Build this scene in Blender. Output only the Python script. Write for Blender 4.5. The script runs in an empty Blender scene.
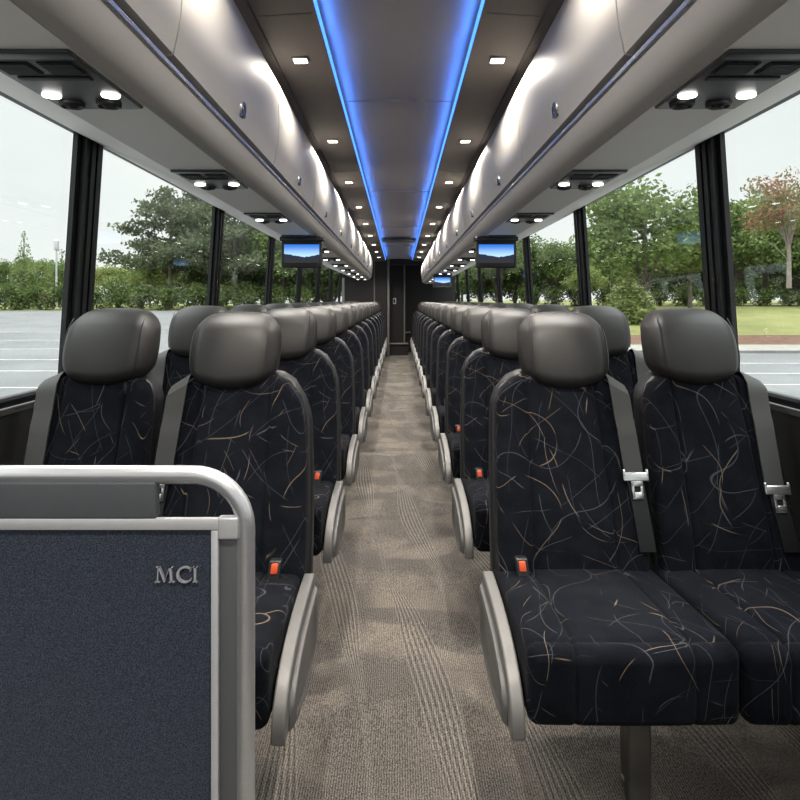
import bpy, bmesh, math, random
from mathutils import Vector, Matrix
C = bpy.context.scene.collection
EYE = 1.2
random.seed(7)

# ------------------------------------------------------------------ helpers
def frange(a, b, n):
    return [a + (b - a) * i / n for i in range(n + 1)]

class MB:
    """collects shapes and links them as one mesh object"""
    def __init__(self):
        self.v = []; self.f = []
    def add(self, vs, fs, fn=None):
        o = len(self.v)
        for p in vs:
            p = Vector(p)
            self.v.append(tuple(fn(p)) if fn else tuple(p))
        self.f += [tuple(i + o for i in f) for f in fs]
        return self
    def box(self, x0, x1, y0, y1, z0, z1, fn=None):
        vs = [(x, y, z) for x in (x0, x1) for y in (y0, y1) for z in (z0, z1)]
        return self.add(vs, [(0,1,3,2),(4,6,7,5),(0,4,5,1),(2,3,7,6),(0,2,6,4),(1,5,7,3)], fn)
    def rbox(self, x0, x1, y0, y1, z0, z1, r, mid=(2,2,2), k=3, extra=((),(),()), fn=None):
        """rounded box on a weldable grid; fn deforms each vertex afterwards"""
        lo = (x0, y0, z0); hi = (x1, y1, z1); S = []
        rr = min(r, *[(hi[i]-lo[i])/2*0.999 for i in range(3)])
        for i in range(3):
            a = [lo[i] + rr*(1-math.cos(j/k*math.pi/2)) if False else lo[i] + rr*math.tan(j/k*math.pi/4) for j in range(k)]
            a = [lo[i] + rr*(j/k) for j in range(k)]
            m = frange(lo[i]+rr, hi[i]-rr, max(1, mid[i]))
            b = [hi[i] - rr*(j/k) for j in range(k-1, -1, -1)]
            s = sorted(set([round(t, 6) for t in a+m+b+list(extra[i])]))
            S.append(s)
        vid = {}; vs = []; fs = []
        def key(p):
            if p not in vid:
                q = [min(max(p[i], lo[i]+rr), hi[i]-rr) for i in range(3)]
                d = Vector(p) - Vector(q)
                if d.length > 1e-9:
                    # even angular spacing in the corner zone
                    e = Vector([math.tan(d[i]/rr*math.pi/4) for i in range(3)])
                    d = e.normalized()*rr
                vid[p] = len(vs); vs.append(Vector(q)+d)
            return vid[p]
        for ax in range(3):
            u, w = [(1,2),(2,0),(0,1)][ax]
            for side in (0, 1):
                c = S[ax][-1] if side else S[ax][0]
                for i in range(len(S[u])-1):
                    for j in range(len(S[w])-1):
                        q = []
                        for (a, b) in ((i,j),(i+1,j),(i+1,j+1),(i,j+1)):
                            p = [0,0,0]; p[ax] = c; p[u] = S[u][a]; p[w] = S[w][b]; q.append(key(tuple(p)))
                        fs.append(tuple(q if side else q[::-1]))
        return self.add(vs, fs, fn)
    def tube(self, pts, r, n=12, cap=True, sq=None):
        pts = [Vector(p) for p in pts]; rings = []; up = None; vs = []; fs = []
        for i, p in enumerate(pts):
            t = (pts[min(i+1, len(pts)-1)] - pts[max(i-1, 0)]).normalized()
            if up is None:
                a = Vector((0,0,1)) if abs(t.z) < .9 else Vector((1,0,0)); up = (a - t*a.dot(t)).normalized()
            else:
                up = (up - t*up.dot(t)).normalized()
            s = t.cross(up); ri = r[i] if isinstance(r, (list, tuple)) else r
            for j in range(n):
                g = 2*math.pi*j/n
                vs.append(p + (up*math.cos(g) + s*math.sin(g))*ri)
        for i in range(len(pts)-1):
            for j in range(n):
                fs.append((i*n+j, i*n+(j+1)%n, (i+1)*n+(j+1)%n, (i+1)*n+j))
        if cap:
            fs.append(tuple(range(n-1,-1,-1))); fs.append(tuple((len(pts)-1)*n+j for j in range(n)))
        return self.add(vs, fs)
    def prism(self, prof, ys, fn=None, closed=True, axis='y'):
        """profile of (a,b) swept along an axis; y: (a,t,b)  x: (t,a,b)  z: (a,b,t)"""
        n = len(prof); vs = []; fs = []
        for t in ys:
            for a, b in prof:
                vs.append({'y': (a,t,b), 'x': (t,a,b), 'z': (a,b,t)}[axis])
        m = n if closed else n-1
        for i in range(len(ys)-1):
            for j in range(m):
                fs.append((i*n+j, i*n+(j+1)%n, (i+1)*n+(j+1)%n, (i+1)*n+j))
        if closed:
            fs.append(tuple(range(n-1,-1,-1))); fs.append(tuple((len(ys)-1)*n+j for j in range(n)))
        return self.add(vs, fs, fn)
    def disc(self, c, rx, ry, nrm=(0,0,1), depth=.004, n=24, rings=((1,0),)):
        """lathe of (radius factor, height) rings closed at both ends, axis along nrm"""
        z = Vector(nrm).normalized(); a = Vector((0,1,0)) if abs(z.y) < .9 else Vector((1,0,0))
        x = a.cross(z).normalized(); y = z.cross(x); c = Vector(c); vs = []; fs = []
        for f, h in rings:
            for j in range(n):
                g = 2*math.pi*j/n
                vs.append(c + x*math.cos(g)*rx*f + y*math.sin(g)*ry*f + z*h)
        for i in range(len(rings)-1):
            for j in range(n):
                fs.append((i*n+j, i*n+(j+1)%n, (i+1)*n+(j+1)%n, (i+1)*n+j))
        fs.append(tuple(range(n-1,-1,-1))); fs.append(tuple((len(rings)-1)*n+j for j in range(n)))
        return self.add(vs, fs)
    def build(self, name, mat, parent=None, smooth=True, ang=35, flip=True):
        me = bpy.data.meshes.new(name); me.from_pydata(self.v, [], self.f); me.update()
        if flip:
            bm = bmesh.new(); bm.from_mesh(me); bmesh.ops.recalc_face_normals(bm, faces=bm.faces); bm.to_mesh(me); bm.free()
        if smooth:
            me.shade_smooth()
            try: me.set_sharp_from_angle(angle=math.radians(ang))
            except Exception: pass
        if mat: me.materials.append(mat)
        o = bpy.data.objects.new(name, me); C.objects.link(o)
        if parent: o.parent = parent
        return o

def tag(o, label, cat, group=None, kind=None):
    o['label'] = label; o['category'] = cat
    if group: o['group'] = group
    if kind: o['kind'] = kind
    return o
def thing(name, label, cat, loc=(0,0,0), group=None):
    o = bpy.data.objects.new(name, None); C.objects.link(o); o.location = loc; o.empty_display_size = .1
    return tag(o, label, cat, group)
def struct(o, label=None, cat=None):
    o['kind'] = 'structure'
    o['label'] = label or o.name.replace('_', ' '); o['category'] = cat or o.name.split('_')[0]
    return o
def dup(root, loc, label, group=None, rot=None, scale=None):
    r = root.copy(); C.objects.link(r); r.location = loc; r['label'] = label
    if group: r['group'] = group
    if rot is not None: r.rotation_euler.z = rot
    if scale is not None: r.scale = scale if hasattr(scale, '__len__') else (scale,)*3
    for ch in list(root.children):
        c = ch.copy(); C.objects.link(c); c.parent = r
        for g in list(ch.children):
            d = g.copy(); C.objects.link(d); d.parent = c
    return r
ORD = ['first','second','third','fourth','fifth','sixth','seventh','eighth','ninth','tenth','eleventh','twelfth','thirteenth']

# ------------------------------------------------------------------ materials
def mat(name, col=(.5,.5,.5), rough=.5, metal=0, spec=.5, emit=None, strength=0, sheen=0, coat=0):
    m = bpy.data.materials.new(name); m.use_nodes = True
    b = m.node_tree.nodes['Principled BSDF']
    b.inputs['Base Color'].default_value = (*col, 1); b.inputs['Roughness'].default_value = rough
    b.inputs['Metallic'].default_value = metal; b.inputs['Specular IOR Level'].default_value = spec
    if emit:
        b.inputs['Emission Color'].default_value = (*emit, 1); b.inputs['Emission Strength'].default_value = strength
    if sheen:
        b.inputs['Sheen Weight'].default_value = sheen; b.inputs['Sheen Roughness'].default_value = .45
    b.inputs['Coat Weight'].default_value = coat
    return m
class NT:
    def __init__(self, m):
        self.t = m.node_tree; self.n = self.t.nodes; self.b = self.n.get('Principled BSDF')
    def node(self, typ, **kw):
        n = self.n.new(typ)
        for k, v in kw.items():
            if k.startswith('i_'):
                key = k[2:].replace('_', ' '); n.inputs[key].default_value = v
            else: setattr(n, k, v)
        return n
    def link(self, a, b): self.t.links.new(a, b)
    def put(self, sock, v):
        if hasattr(v, 'is_linked') or isinstance(v, bpy.types.NodeSocket): self.link(v, sock)
        else: sock.default_value = v
    def math(self, op, a, b=None, c=None, clamp=False):
        n = self.n.new('ShaderNodeMath'); n.operation = op; n.use_clamp = clamp
        self.put(n.inputs[0], a)
        if b is not None: self.put(n.inputs[1], b)
        if c is not None: self.put(n.inputs[2], c)
        return n.outputs[0]
    def obj(self): return self.node('ShaderNodeTexCoord').outputs['Object']
    def mapping(self, v, loc=(0,0,0), rot=(0,0,0), scale=(1,1,1)):
        n = self.node('ShaderNodeMapping'); self.link(v, n.inputs[0])
        n.inputs['Location'].default_value = loc; n.inputs['Rotation'].default_value = rot; n.inputs['Scale'].default_value = scale
        return n.outputs[0]
    def noise(self, v, scale, detail=2, rough=.5, dist=0):
        n = self.node('ShaderNodeTexNoise'); self.link(v, n.inputs['Vector'])
        n.inputs['Scale'].default_value = scale; n.inputs['Detail'].default_value = detail
        n.inputs['Roughness'].default_value = rough; n.inputs['Distortion'].default_value = dist
        return n.outputs['Fac']
    def mapr(self, v, a, b, c=0, d=1, smooth=True):
        n = self.node('ShaderNodeMapRange', interpolation_type='SMOOTHSTEP' if smooth else 'LINEAR')
        self.put(n.inputs['Value'], v)
        for i, x in zip((1,2,3,4), (a,b,c,d)): n.inputs[i].default_value = x
        return n.outputs[0]
    def mix(self, f, a, b, mode='MIX'):
        n = self.node('ShaderNodeMix', data_type='RGBA', blend_type=mode)
        self.put(n.inputs[0], f)
        for s, v in ((n.inputs[6], a), (n.inputs[7], b)):
            if isinstance(v, tuple): s.default_value = (*v, 1) if len(v) == 3 else v
            else: self.link(v, s)
        return n.outputs[2]
    def bump(self, h, strength=.3, dist=.002):
        n = self.node('ShaderNodeBump'); n.inputs['Strength'].default_value = strength; n.inputs['Distance'].default_value = dist
        self.link(h, n.inputs['Height']); self.link(n.outputs[0], self.b.inputs['Normal'])
    def base(self, c): self.link(c, self.b.inputs['Base Color'])

def leather(name, col, rough=.42):
    m = mat(name, col, rough, spec=.36); t = NT(m); v = t.obj()
    n = t.noise(v, 420, 2); t.bump(n, .18, .001)
    w = t.noise(v, 9, 2); t.base(t.mix(t.mapr(w, .3, .7), tuple(c*.85 for c in col), tuple(c*1.12 for c in col)))
    return m
def satin(name, col, rough=.45, metal=0, scale=60, amt=.08, spec=.5):
    m = mat(name, col, rough, metal, spec); t = NT(m); v = t.obj()
    w = t.noise(v, scale, 3); t.base(t.mix(w, tuple(c*(1-amt) for c in col), tuple(c*(1+amt) for c in col)))
    return m
def fabric_mat():
    m = mat('patterned_fabric', (.012,.014,.02), .9, spec=.06, sheen=.02); t = NT(m); v = t.obj()
    base = t.mix(t.mapr(t.noise(v, 14, 2), .35, .65), (.0013,.0021,.0048), (.0042,.0052,.0082))
    weave = t.noise(v, 700, 1)
    base = t.mix(t.mapr(weave, .25, .75), base, t.mix(.45, base, (.014,.015,.018)))
    def lines(kind, scale, loc, rot, sc, width, lo, hi, mseed):
        p = t.mapping(v, loc, rot, sc)
        sp = t.node('ShaderNodeSeparateXYZ'); t.link(p, sp.inputs[0])
        u = t.math('MULTIPLY_ADD', t.noise(p, 2.6, .6), lo, t.math('MULTIPLY', sp.outputs[0], scale))
        f = t.math('FRACT', u)
        d = t.math('ABSOLUTE', t.math('SUBTRACT', f, .5))
        l = t.mapr(d, 0, width*scale, 1, 0)
        k = t.mapr(t.noise(t.mapping(v, mseed, (0,0,0), (1,1,1)), 8.5, 1.5), hi, hi+.07)
        return t.math('MULTIPLY', l, k)
    def many(spec):
        o = None
        for q in spec:
            l = lines(*q); o = l if o is None else t.math('MAXIMUM', o, l)
        return o
    W = .0013
    tan = many([('w', 7, (3,1,7), (.2,.9,.5), (1,1,1), W, 3.6, .50, (5,2,9)), ('w', 6, (9,4,2), (.3,.2,1.2), (1,1,1), W, 4.4, .505, (2,12,5)),
                ('w', 8, (1,8,2), (.8,-.6,.3), (1,1,1), W, 4.0, .505, (8,1,4)), ('w', 6, (21,14,8), (.1,.15,-.4), (1,1,1), W*1.2, 4.6, .52, (3,5,21))])
    gry = many([('w', 8, (13,5,1), (.2,-.9,.3), (1,1,1), W, 4.4, .45, (7,7,1)), ('w', 9, (33,15,4), (.2,.3,.1), (1,1,1), W, 4.0, .45, (17,2,6)),
                ('w', 7, (4,2,11), (.6,1.3,.6), (1,1,1), W, 5.0, .45, (1,4,14)), ('w', 10, (2,25,14), (.5,-.3,-.5), (1,1,1), W, 5.0, .45, (9,22,1))])
    c = t.mix(t.math('MULTIPLY', gry, .8), base, (.060,.066,.078))
    c = t.mix(t.math('MULTIPLY', tan, .7), c, (.20,.15,.11))
    t.base(c); t.bump(weave, .35, .002)
    return m
def carpet_mat():
    m = mat('aisle_carpet', (.2,.17,.14), .95, spec=.1); t = NT(m); v = t.obj()
    big = t.noise(t.mapping(v, (2,1,0), (0,0,.35), (2.2,.9,1)), 1.6, 3, .55, .6)
    big2 = t.noise(t.mapping(v, (5,3,0), (0,0,-.5), (1.6,3.0,1)), 1.3, 2, .5, .8)
    c = t.mix(t.mapr(big, .36, .66), (.076,.069,.063), (.215,.187,.160))
    c = t.mix(t.math('MULTIPLY', t.mapr(big2, .46, .60), .85), c, (.062,.059,.058))
    sep = t.node('ShaderNodeSeparateXYZ'); t.link(v, sep.inputs[0]); x, y = sep.outputs[0], sep.outputs[1]
    wv = t.math('MULTIPLY', t.math('SINE', t.math('MULTIPLY_ADD', y, 2.3, .6)), .035)
    u = t.math('ADD', t.math('MULTIPLY_ADD', y, .15, x), wv)
    u = t.math('ADD', u, t.math('MULTIPLY', t.noise(v, .9, 1), .10))
    cl = t.math('DIVIDE', t.math('ADD', u, -.06), .235)
    cid = t.math('FLOOR', cl); fv = t.math('SUBTRACT', t.math('FRACT', cl), .5)
    spread = t.math('MULTIPLY_ADD', t.math('SINE', t.math('ADD', t.math('MULTIPLY', y, 3.0), t.math('MULTIPLY', cid, 2.1))), .105, .135)
    q = t.math('DIVIDE', fv, spread)
    bun = t.mapr(t.math('ABSOLUTE', q), .98, 1.08, 1, 0)
    sn = t.math('COSINE', t.math('MULTIPLY', q, math.pi*6))
    ln = t.mapr(sn, .0, .8); dark = t.mapr(sn, -.9, -.1, 1, 0)
    c = t.mix(t.math('MULTIPLY', t.math('MULTIPLY', ln, bun), .5), c, (.30,.275,.245))
    c = t.mix(t.math('MULTIPLY', t.math('MULTIPLY', dark, bun), .75), c, (.035,.033,.032))
    rows = t.math('SINE', t.math('MULTIPLY_ADD', x, 2*math.pi*150, t.math('MULTIPLY', t.noise(v, 40, 1), 5)))
    pile = t.noise(t.mapping(v, scale=(1,.5,1)), 330, 2, .7)
    h = t.math('MULTIPLY_ADD', rows, .08, pile)
    c = t.mix(t.mapr(h, .3, .75, .0, 1), t.mix(.62, c, (0,0,0), 'MIX'), t.mix(.25, c, (.5,.45,.4)))
    t.base(c); t.bump(pile, .6, .004)
    return m
def panel_carpet():
    m = mat('navy_panel_carpet', (.04,.05,.075), .95, spec=.15, sheen=.15); t = NT(m); v = t.obj()
    a = t.noise(v, 520, 2, .7); b = t.noise(v, 150, 2)
    c = t.mix(t.mapr(a, .34, .68), (.010,.014,.025), (.073,.088,.123))
    c = t.mix(t.math('MULTIPLY', t.mapr(b, .35, .7), .35), c, (.03,.037,.055))
    t.base(c); t.bump(a, .7, .003)
    return m
def leaf_mat(name, ca, cb, cc=None, scale=.5):
    m = mat(name, ca, .75, spec=.15); t = NT(m); v = t.obj()
    c = t.mix(t.mapr(t.noise(v, scale, 3, .7), .35, .65), ca, cb)
    if cc: c = t.mix(t.mapr(t.noise(t.mapping(v, (5,5,5)), scale*.6, 2), .45, .6), c, cc)
    g = t.node('ShaderNodeNewGeometry')
    c = t.mix(t.math('MULTIPLY', g.outputs['Random Per Island'], .5), c, t.mix(.5, c, (.02,.03,.01)))
    t.base(c)
    tr = t.node('ShaderNodeBsdfTranslucent'); t.link(c, tr.inputs[0])
    mx = t.node('ShaderNodeMixShader'); mx.inputs[0].default_value = .3
    t.link(t.b.outputs[0], mx.inputs[1]); t.link(tr.outputs[0], mx.inputs[2])
    t.link(mx.outputs[0], t.n['Material Output'].inputs[0])
    return m
def ground_mat(name, ca, cb, scale, fine=30, rough=.9):
    m = mat(name, ca, rough, spec=.2); t = NT(m); v = t.obj()
    c = t.mix(t.mapr(t.noise(v, scale, 4, .6), .3, .7), ca, cb)
    c = t.mix(t.math('MULTIPLY', t.noise(v, fine, 2), .3), c, tuple(k*.6 for k in ca))
    t.base(c); return m
def glass_mat():
    m = bpy.data.materials.new('tinted_window_glass'); m.use_nodes = True
    t = NT(m); t.n.remove(t.b)
    tr = t.node('ShaderNodeBsdfTransparent'); tr.inputs[0].default_value = (.93,.95,.935,1)
    gl = t.node('ShaderNodeBsdfGlossy'); gl.inputs['Roughness'].default_value = .01; gl.inputs[0].default_value = (.9,.95,.92,1)
    fr = t.node('ShaderNodeFresnel'); fr.inputs[0].default_value = 1.5
    mx = t.node('ShaderNodeMixShader'); t.link(t.math('MULTIPLY', fr.outputs[0], .13), mx.inputs[0])
    t.link(tr.outputs[0], mx.inputs[1]); t.link(gl.outputs[0], mx.inputs[2])
    t.link(mx.outputs[0], t.n['Material Output'].inputs[0])
    return m
def brushed(name, col, rough=.32, metal=1, scale=(4,400,400)):
    m = mat(name, col, rough, metal); t = NT(m); v = t.mapping(t.obj(), scale=scale)
    n = t.noise(v, 3, 3, .6); t.base(t.mix(n, tuple(c*.82 for c in col), tuple(min(1, c*1.12) for c in col)))
    t.link(t.mapr(n, .2, .8, rough*.8, rough*1.25), t.b.inputs['Roughness'])
    return m
def screen_mat():
    m = bpy.data.materials.new('screen_picture'); m.use_nodes = True; t = NT(m); t.n.remove(t.b)
    g = t.node('ShaderNodeTexCoord').outputs['Generated']; s = t.node('ShaderNodeSeparateXYZ'); t.link(g, s.inputs[0])
    x, z = s.outputs[0], s.outputs[2]
    sky = t.mix(t.mapr(z, .3, 1.0), (.42,.66,.95), (.03,.17,.62))
    hx = t.node('ShaderNodeCombineXYZ'); t.link(x, hx.inputs[0])
    n = t.noise(hx.outputs[0], 9, 4, .6)
    v = t.math('ABSOLUTE', t.math('SUBTRACT', x, .58))
    h = t.math('ADD', t.math('MULTIPLY', v, .32), t.math('MULTIPLY_ADD', n, .18, .22))
    hill = t.mapr(t.math('SUBTRACT', z, h), -.015, .015, 1, 0)
    hc = t.mix(t.mapr(z, 0, .4), (.035,.032,.035), (.02,.03,.05))
    e = t.node('ShaderNodeEmission'); t.link(t.mix(hill, sky, hc), e.inputs[0]); e.inputs[1].default_value = 1.0
    t.link(e.outputs[0], t.n['Material Output'].inputs[0]); return m

M = dict(
    fabric=fabric_mat(), carpet=carpet_mat(), navy=panel_carpet(), glass=glass_mat(), screen=screen_mat(),
    leather=leather('grey_leather', (.021,.0197,.0185), .47), edge=leather('dark_vinyl_edge', (.010,.010,.011), .45),
    cap=satin('silver_grey_plastic', (.125,.122,.118), .45, .2), capin=satin('grey_plastic_inset', (.088,.086,.084), .45, .2),
    leg=satin('dark_bronze_metal', (.12,.115,.105), .4, .6), belt=satin('seat_belt_webbing', (.038,.037,.035), .6, scale=300),
    chrome=brushed('polished_metal', (.78,.77,.75), .28), steel=brushed('brushed_steel_tube', (.64,.64,.66), .34, .8),
    alu=satin('silver_aluminium_frame', (.60,.60,.62), .4, .45), black=satin('black_plastic', (.012,.012,.013), .45),
    red=mat('orange_release_button', (.62,.085,.03), .4), rubber=satin('black_rubber', (.008,.0085,.010), .4),
    pillar=satin('black_pillar_trim', (.0055,.006,.0075), .38, amt=.3),
    wall=satin('charcoal_wall_vinyl', (.012,.0115,.0115), .6), pad=satin('grey_rail_pad', (.075,.079,.088), .5),
    post=brushed('grey_post_plastic', (.10,.102,.11), .5, .2, (400,400,4)),
    bin=satin('pearl_bin_door', (.58,.555,.515), .5, .1, 3, .05), soffit=satin('grey_soffit_vinyl', (.87,.84,.80), .5, 0, 5, .03),
    lip=satin('grey_lip_vinyl', (.45,.43,.415), .45, 0, 5, .03), recess=satin('dark_brown_recess', (.035,.028,.025), .5),
    ceilside=satin('taupe_ceiling_panel', (.16,.142,.134), .55, 0, 4, .06), ceilmid=satin('grey_ceiling_panel', (.45,.435,.43), .5, 0, 4, .05),
    led=mat('blue_strip_light', (.1,.3,.9), .4, emit=(.06,.25,1.0), strength=1.7),
    lamp=mat('warm_lamp_lens', (1,.95,.85), .3, emit=(1.0,.88,.70), strength=7),
    read=mat('reading_lamp_lens', (1,1,.95), .3, emit=(1.0,.97,.92), strength=5),
    psu=satin('dark_grey_service_panel', (.040,.041,.042), .35), psu2=satin('black_grille', (.010,.010,.011), .5),
    rear=satin('dark_rear_bulkhead', (.012,.0105,.010), .6), rtrim=satin('grey_rear_trim', (.17,.165,.16), .4),
    white=mat('white_sign', (.7,.7,.7), .5), bluec=mat('latch_blue_grey', (.06,.07,.13), .2, .5),
    letter=satin('raised_silver_letters', (.40,.41,.44), .4, .2),
    asphalt=ground_mat('asphalt', (.135,.137,.140), (.178,.180,.183), .25, 9), stripe=ground_mat('white_paint', (.42,.42,.42), (.48,.48,.48), 3),
    lawn=ground_mat('lawn_grass', (.14,.15,.05), (.21,.21,.08), .35, 8), mulch=ground_mat('red_brown_mulch', (.10,.055,.035), (.15,.085,.06), 2),
    path=ground_mat('concrete_path', (.22,.21,.19), (.27,.26,.24), 1.2), bark=ground_mat('grey_bark', (.10,.085,.07), (.16,.14,.115), 3),
    barkpale=ground_mat('pale_bark', (.24,.21,.18), (.32,.29,.25), 3),
    leafpine=leaf_mat('pine_needles', (0.088,0.108,0.061), (0.149,0.169,0.101)), leafgreen=leaf_mat('green_leaves', (0.101,0.155,0.047), (0.189,0.250,0.088)),
    leafdark=leaf_mat('dark_leaves', (0.081,0.119,0.047), (0.149,0.203,0.081)), leaflight=leaf_mat('yellow_green_leaves', (0.176,0.223,0.068), (0.284,0.331,0.121)),
    leafred=leaf_mat('reddish_leaves', (0.176,0.196,0.088), (0.270,0.270,0.135), (0.338,0.162,0.108), .9), leafhedge=leaf_mat('hedge_leaves', (0.074,0.115,0.034), (0.149,0.196,0.061)),
    building=ground_mat('cream_render', (.5,.45,.37), (.56,.5,.42), .4),
)

# slopes measured in the photograph
def floor_z(y): return .007*(y-1.5)
def ceil_drop(p):
    k = min(max((p.z-EYE-.45)/.5, 0), 1.15)
    return Vector((p.x, p.y, p.z - .0065*(p.y-1.8)*k))

Y0, Y1 = -2.0, 13.9
# ------------------------------------------------------------------ setting: shell of the coach
m = MB(); m.prism([(-1.25,-.12),(1.25,-.12),(1.25,0),(-1.25,0)], [Y0, 0, 6, Y1], fn=lambda p: Vector((p.x, p.y, p.z+floor_z(p.y))))
struct(m.build('floor', M['carpet']), 'taupe patterned carpet floor of the coach aisle', 'floor')
def wall_x(z):                                   # inner wall leans in with height
    return 1.222 - (z-1.15)*.065
for s, nm in ((-1, 'left'), (1, 'right')):
    m = MB(); ys = [Y0, Y1]
    m.prism([(s*1.215,-.05),(s*1.215,.80),(s*1.222,.858),(s*1.30,.86),(s*1.30,-.3),(s*1.25,-.3)], ys)
    struct(m.build('wall_'+nm, M['wall']), 'dark charcoal lower side wall below the %s windows' % nm, 'wall')
    m = MB(); m.prism([(s*1.212,.857),(s*1.235,.857),(s*1.235,.868),(s*1.222,.873),(s*1.213,.869)], ys)
    struct(m.build('trim_%d' % (1 if s < 0 else 2), M['capin']), 'thin silver sill strip along the %s windows' % nm, 'trim')
    m = MB(); m.tube([(s*1.232, Y0, .893), (s*1.232, Y1, .893)], .018, 10)
    struct(m.build('trim_%d' % (3 if s < 0 else 4), M['rubber']), 'black rubber gasket along the bottom of the %s windows' % nm, 'trim')
    m = MB(); m.box(min(s*1.17,s*1.20), max(s*1.17,s*1.20), Y0, Y1, 1.828, 2.43)
    m.box(min(s*1.165,s*1.185), max(s*1.165,s*1.185), Y0, Y1, 1.826, 1.835)
    struct(m.build('trim_%d' % (5 if s < 0 else 6), M['rubber']), 'dark header above the %s windows' % nm, 'trim')
m = MB(); m.box(-1.32, 1.32, Y0, Y1+.05, 2.42, 2.5); struct(m.build('ceiling_roof', M['wall']), 'outer roof above the ceiling panels', 'ceiling')
# pillars and windows
pn = 10; wn = 1
piers = [-1.075+1.63*i for i in range(9)]
for s, nm in ((-1, 'left'), (1, 'right')):
    for i, a in enumerate(piers):
        m = MB()
        for (d0, d1, t) in ((0, .18, .012), (.028, .152, .030), (.062, .088, .036), (.104, .130, .036)):
            vs = []
            for z in (.87, 1.83):
                xo = wall_x(z)+.008; xi = wall_x(z)+.002-t
                vs += [(s*xo, a+d0, z), (s*xi, a+d0, z), (s*xi, a+d1, z), (s*xo, a+d1, z)]
            m.add(vs, [(0,1,2,3),(4,5,6,7),(0,1,5,4),(1,2,6,5),(2,3,7,6),(3,0,4,7)])
        struct(m.build('trim_%d' % pn, M['pillar']), 'black ribbed window pillar on the %s side' % nm, 'trim'); pn += 1
    edges = [Y0] + piers + [Y1]
    for i in range(len(edges)-1):
        ya = edges[i] + (.17 if i else 0); yb = edges[i+1]+.01
        if yb-ya < .1: continue
        m = MB(); vs = []
        for z in (.88, 1.84):
            vs += [(s*(wall_x(z)+.012), ya, z), (s*(wall_x(z)+.012), yb, z), (s*(wall_x(z)+.017), yb, z), (s*(wall_x(z)+.017), ya, z)]
        m.add(vs, [(0,1,2,3),(4,5,6,7),(0,1,5,4),(1,2,6,5),(2,3,7,6),(3,0,4,7)])
        struct(m.build('window_%d' % wn, M['glass'], smooth=False), 'lightly tinted window pane on the %s side' % nm, 'window'); wn += 1
# ceiling: side panels, centre panel
ys = frange(Y0, 12.85, 14)
for s, nm in ((-1, 'left'), (1, 'right')):
    z0 = EYE
    pr = [(s*.552, z0+.984), (s*.50, z0+.992), (s*.49, z0+.985), (s*.30, z0+.998), (s*.283, z0+.998), (s*.283, z0+1.045), (s*.552, z0+1.045)]
    m = MB(); m.prism(pr, ys, ceil_drop)
    for yy in (2.05, 4.4, 6.75, 9.1):
        m.prism([(s*.30, z0+.9955), (s*.48, z0+.984), (s*.48, z0+.99), (s*.30, z0+1.0)], [yy, yy+.006], ceil_drop)
    o = struct(m.build('ceiling_'+nm, M['ceilside'], ang=20), 'dark taupe ceiling panel with downlights %s of the blue light' % nm, 'ceiling')
m = MB(); pr = [(x, EYE+1.036+.016*(1-(x/.3)**2)) for x in frange(-.3, .3, 8)]
m.prism(pr + [(.3, EYE+1.09), (-.3, EYE+1.09)], ys, ceil_drop)
struct(m.build('ceiling_centre', M['ceilmid']), 'smooth grey centre ceiling panel between the blue strips', 'ceiling')
m = MB()
for yy in (3.05, 5.4, 7.75, 10.1):
    m.prism([(-.283, EYE+1.0355), (.283, EYE+1.0355), (.283, EYE+1.05), (-.283, EYE+1.05)], [yy, yy+.0025], ceil_drop)
    m.v[-8:] = [(x, y, z+.0145*(1-(x/.3)**2)-.001) for x, y, z in m.v[-8:]]
struct(m.build('trim_7', M['ceilmid']), 'fine joint lines across the centre ceiling panel', 'trim')
# rear: bulkheads, closet
m = MB(); m.box(-1.3, 1.3, Y1, Y1+.06, -.1, 2.45); struct(m.build('wall_rear', M['rear']), 'dark rear bulkhead at the end of the coach', 'wall')
m = MB(); m.box(-1.22, -.235, 12.85, 13.9, -.05, 2.3); struct(m.build('wall_lavatory', M['rear']), 'dark lavatory wall behind the last left seats', 'wall')
m = MB()
m.rbox(-.252, -.205, 12.80, 12.86, .05, 2.16, .015); m.rbox(-.54, -.515, 12.82, 12.86, .05, 2.12, .008); m.rbox(-1.21, -1.16, 12.82, 12.86, .9, 1.75, .01)
struct(m.build('trim_8', M['rtrim']), 'grey upright trim on the lavatory wall', 'trim')
m = MB(); m.box(-.235, .12, 13.25, 13.33, .25, 2.2); d = struct(m.build('door_1', M['rear']), 'dark narrow door at the end of the aisle', 'door')
m = MB(); m.rbox(-.135, -.065, 13.235, 13.252, 1.2, 1.33, .012); m.build('door_sign', M['white'], d)
m = MB(); m.rbox(-.122, -.078, 13.228, 13.238, 1.225, 1.305, .01); m.build('door_latch', M['black'], d)
m = MB(); m.rbox(.10, .135, 13.2, 13.36, .2, 2.2, .012); m.rbox(.12, .27, 13.82, 13.9, .52, .56, .01)
struct(m.build('trim_9', M['rtrim']), 'grey upright trim right of the aisle end door', 'trim')
m = MB(); m.box(-.235, .2, 13.1, 13.9, 0, .33); struct(m.build('floor_step', M['rear']), 'dark step riser at the rear end of the aisle', 'step')
m = MB(); m.rbox(-.235, .2, 13.06, 13.14, .315, .35, .01); struct(m.build('trim_98', M['rtrim']), 'grey nosing on the rear step', 'trim')
m = MB(); m.prism([(-.62, 2.04), (.62, 2.04), (.62, 2.3), (-.62, 2.3)], [12.84, 13.0]); struct(m.build('trim_99', M['rear']), 'dark rear ceiling header', 'trim')
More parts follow.
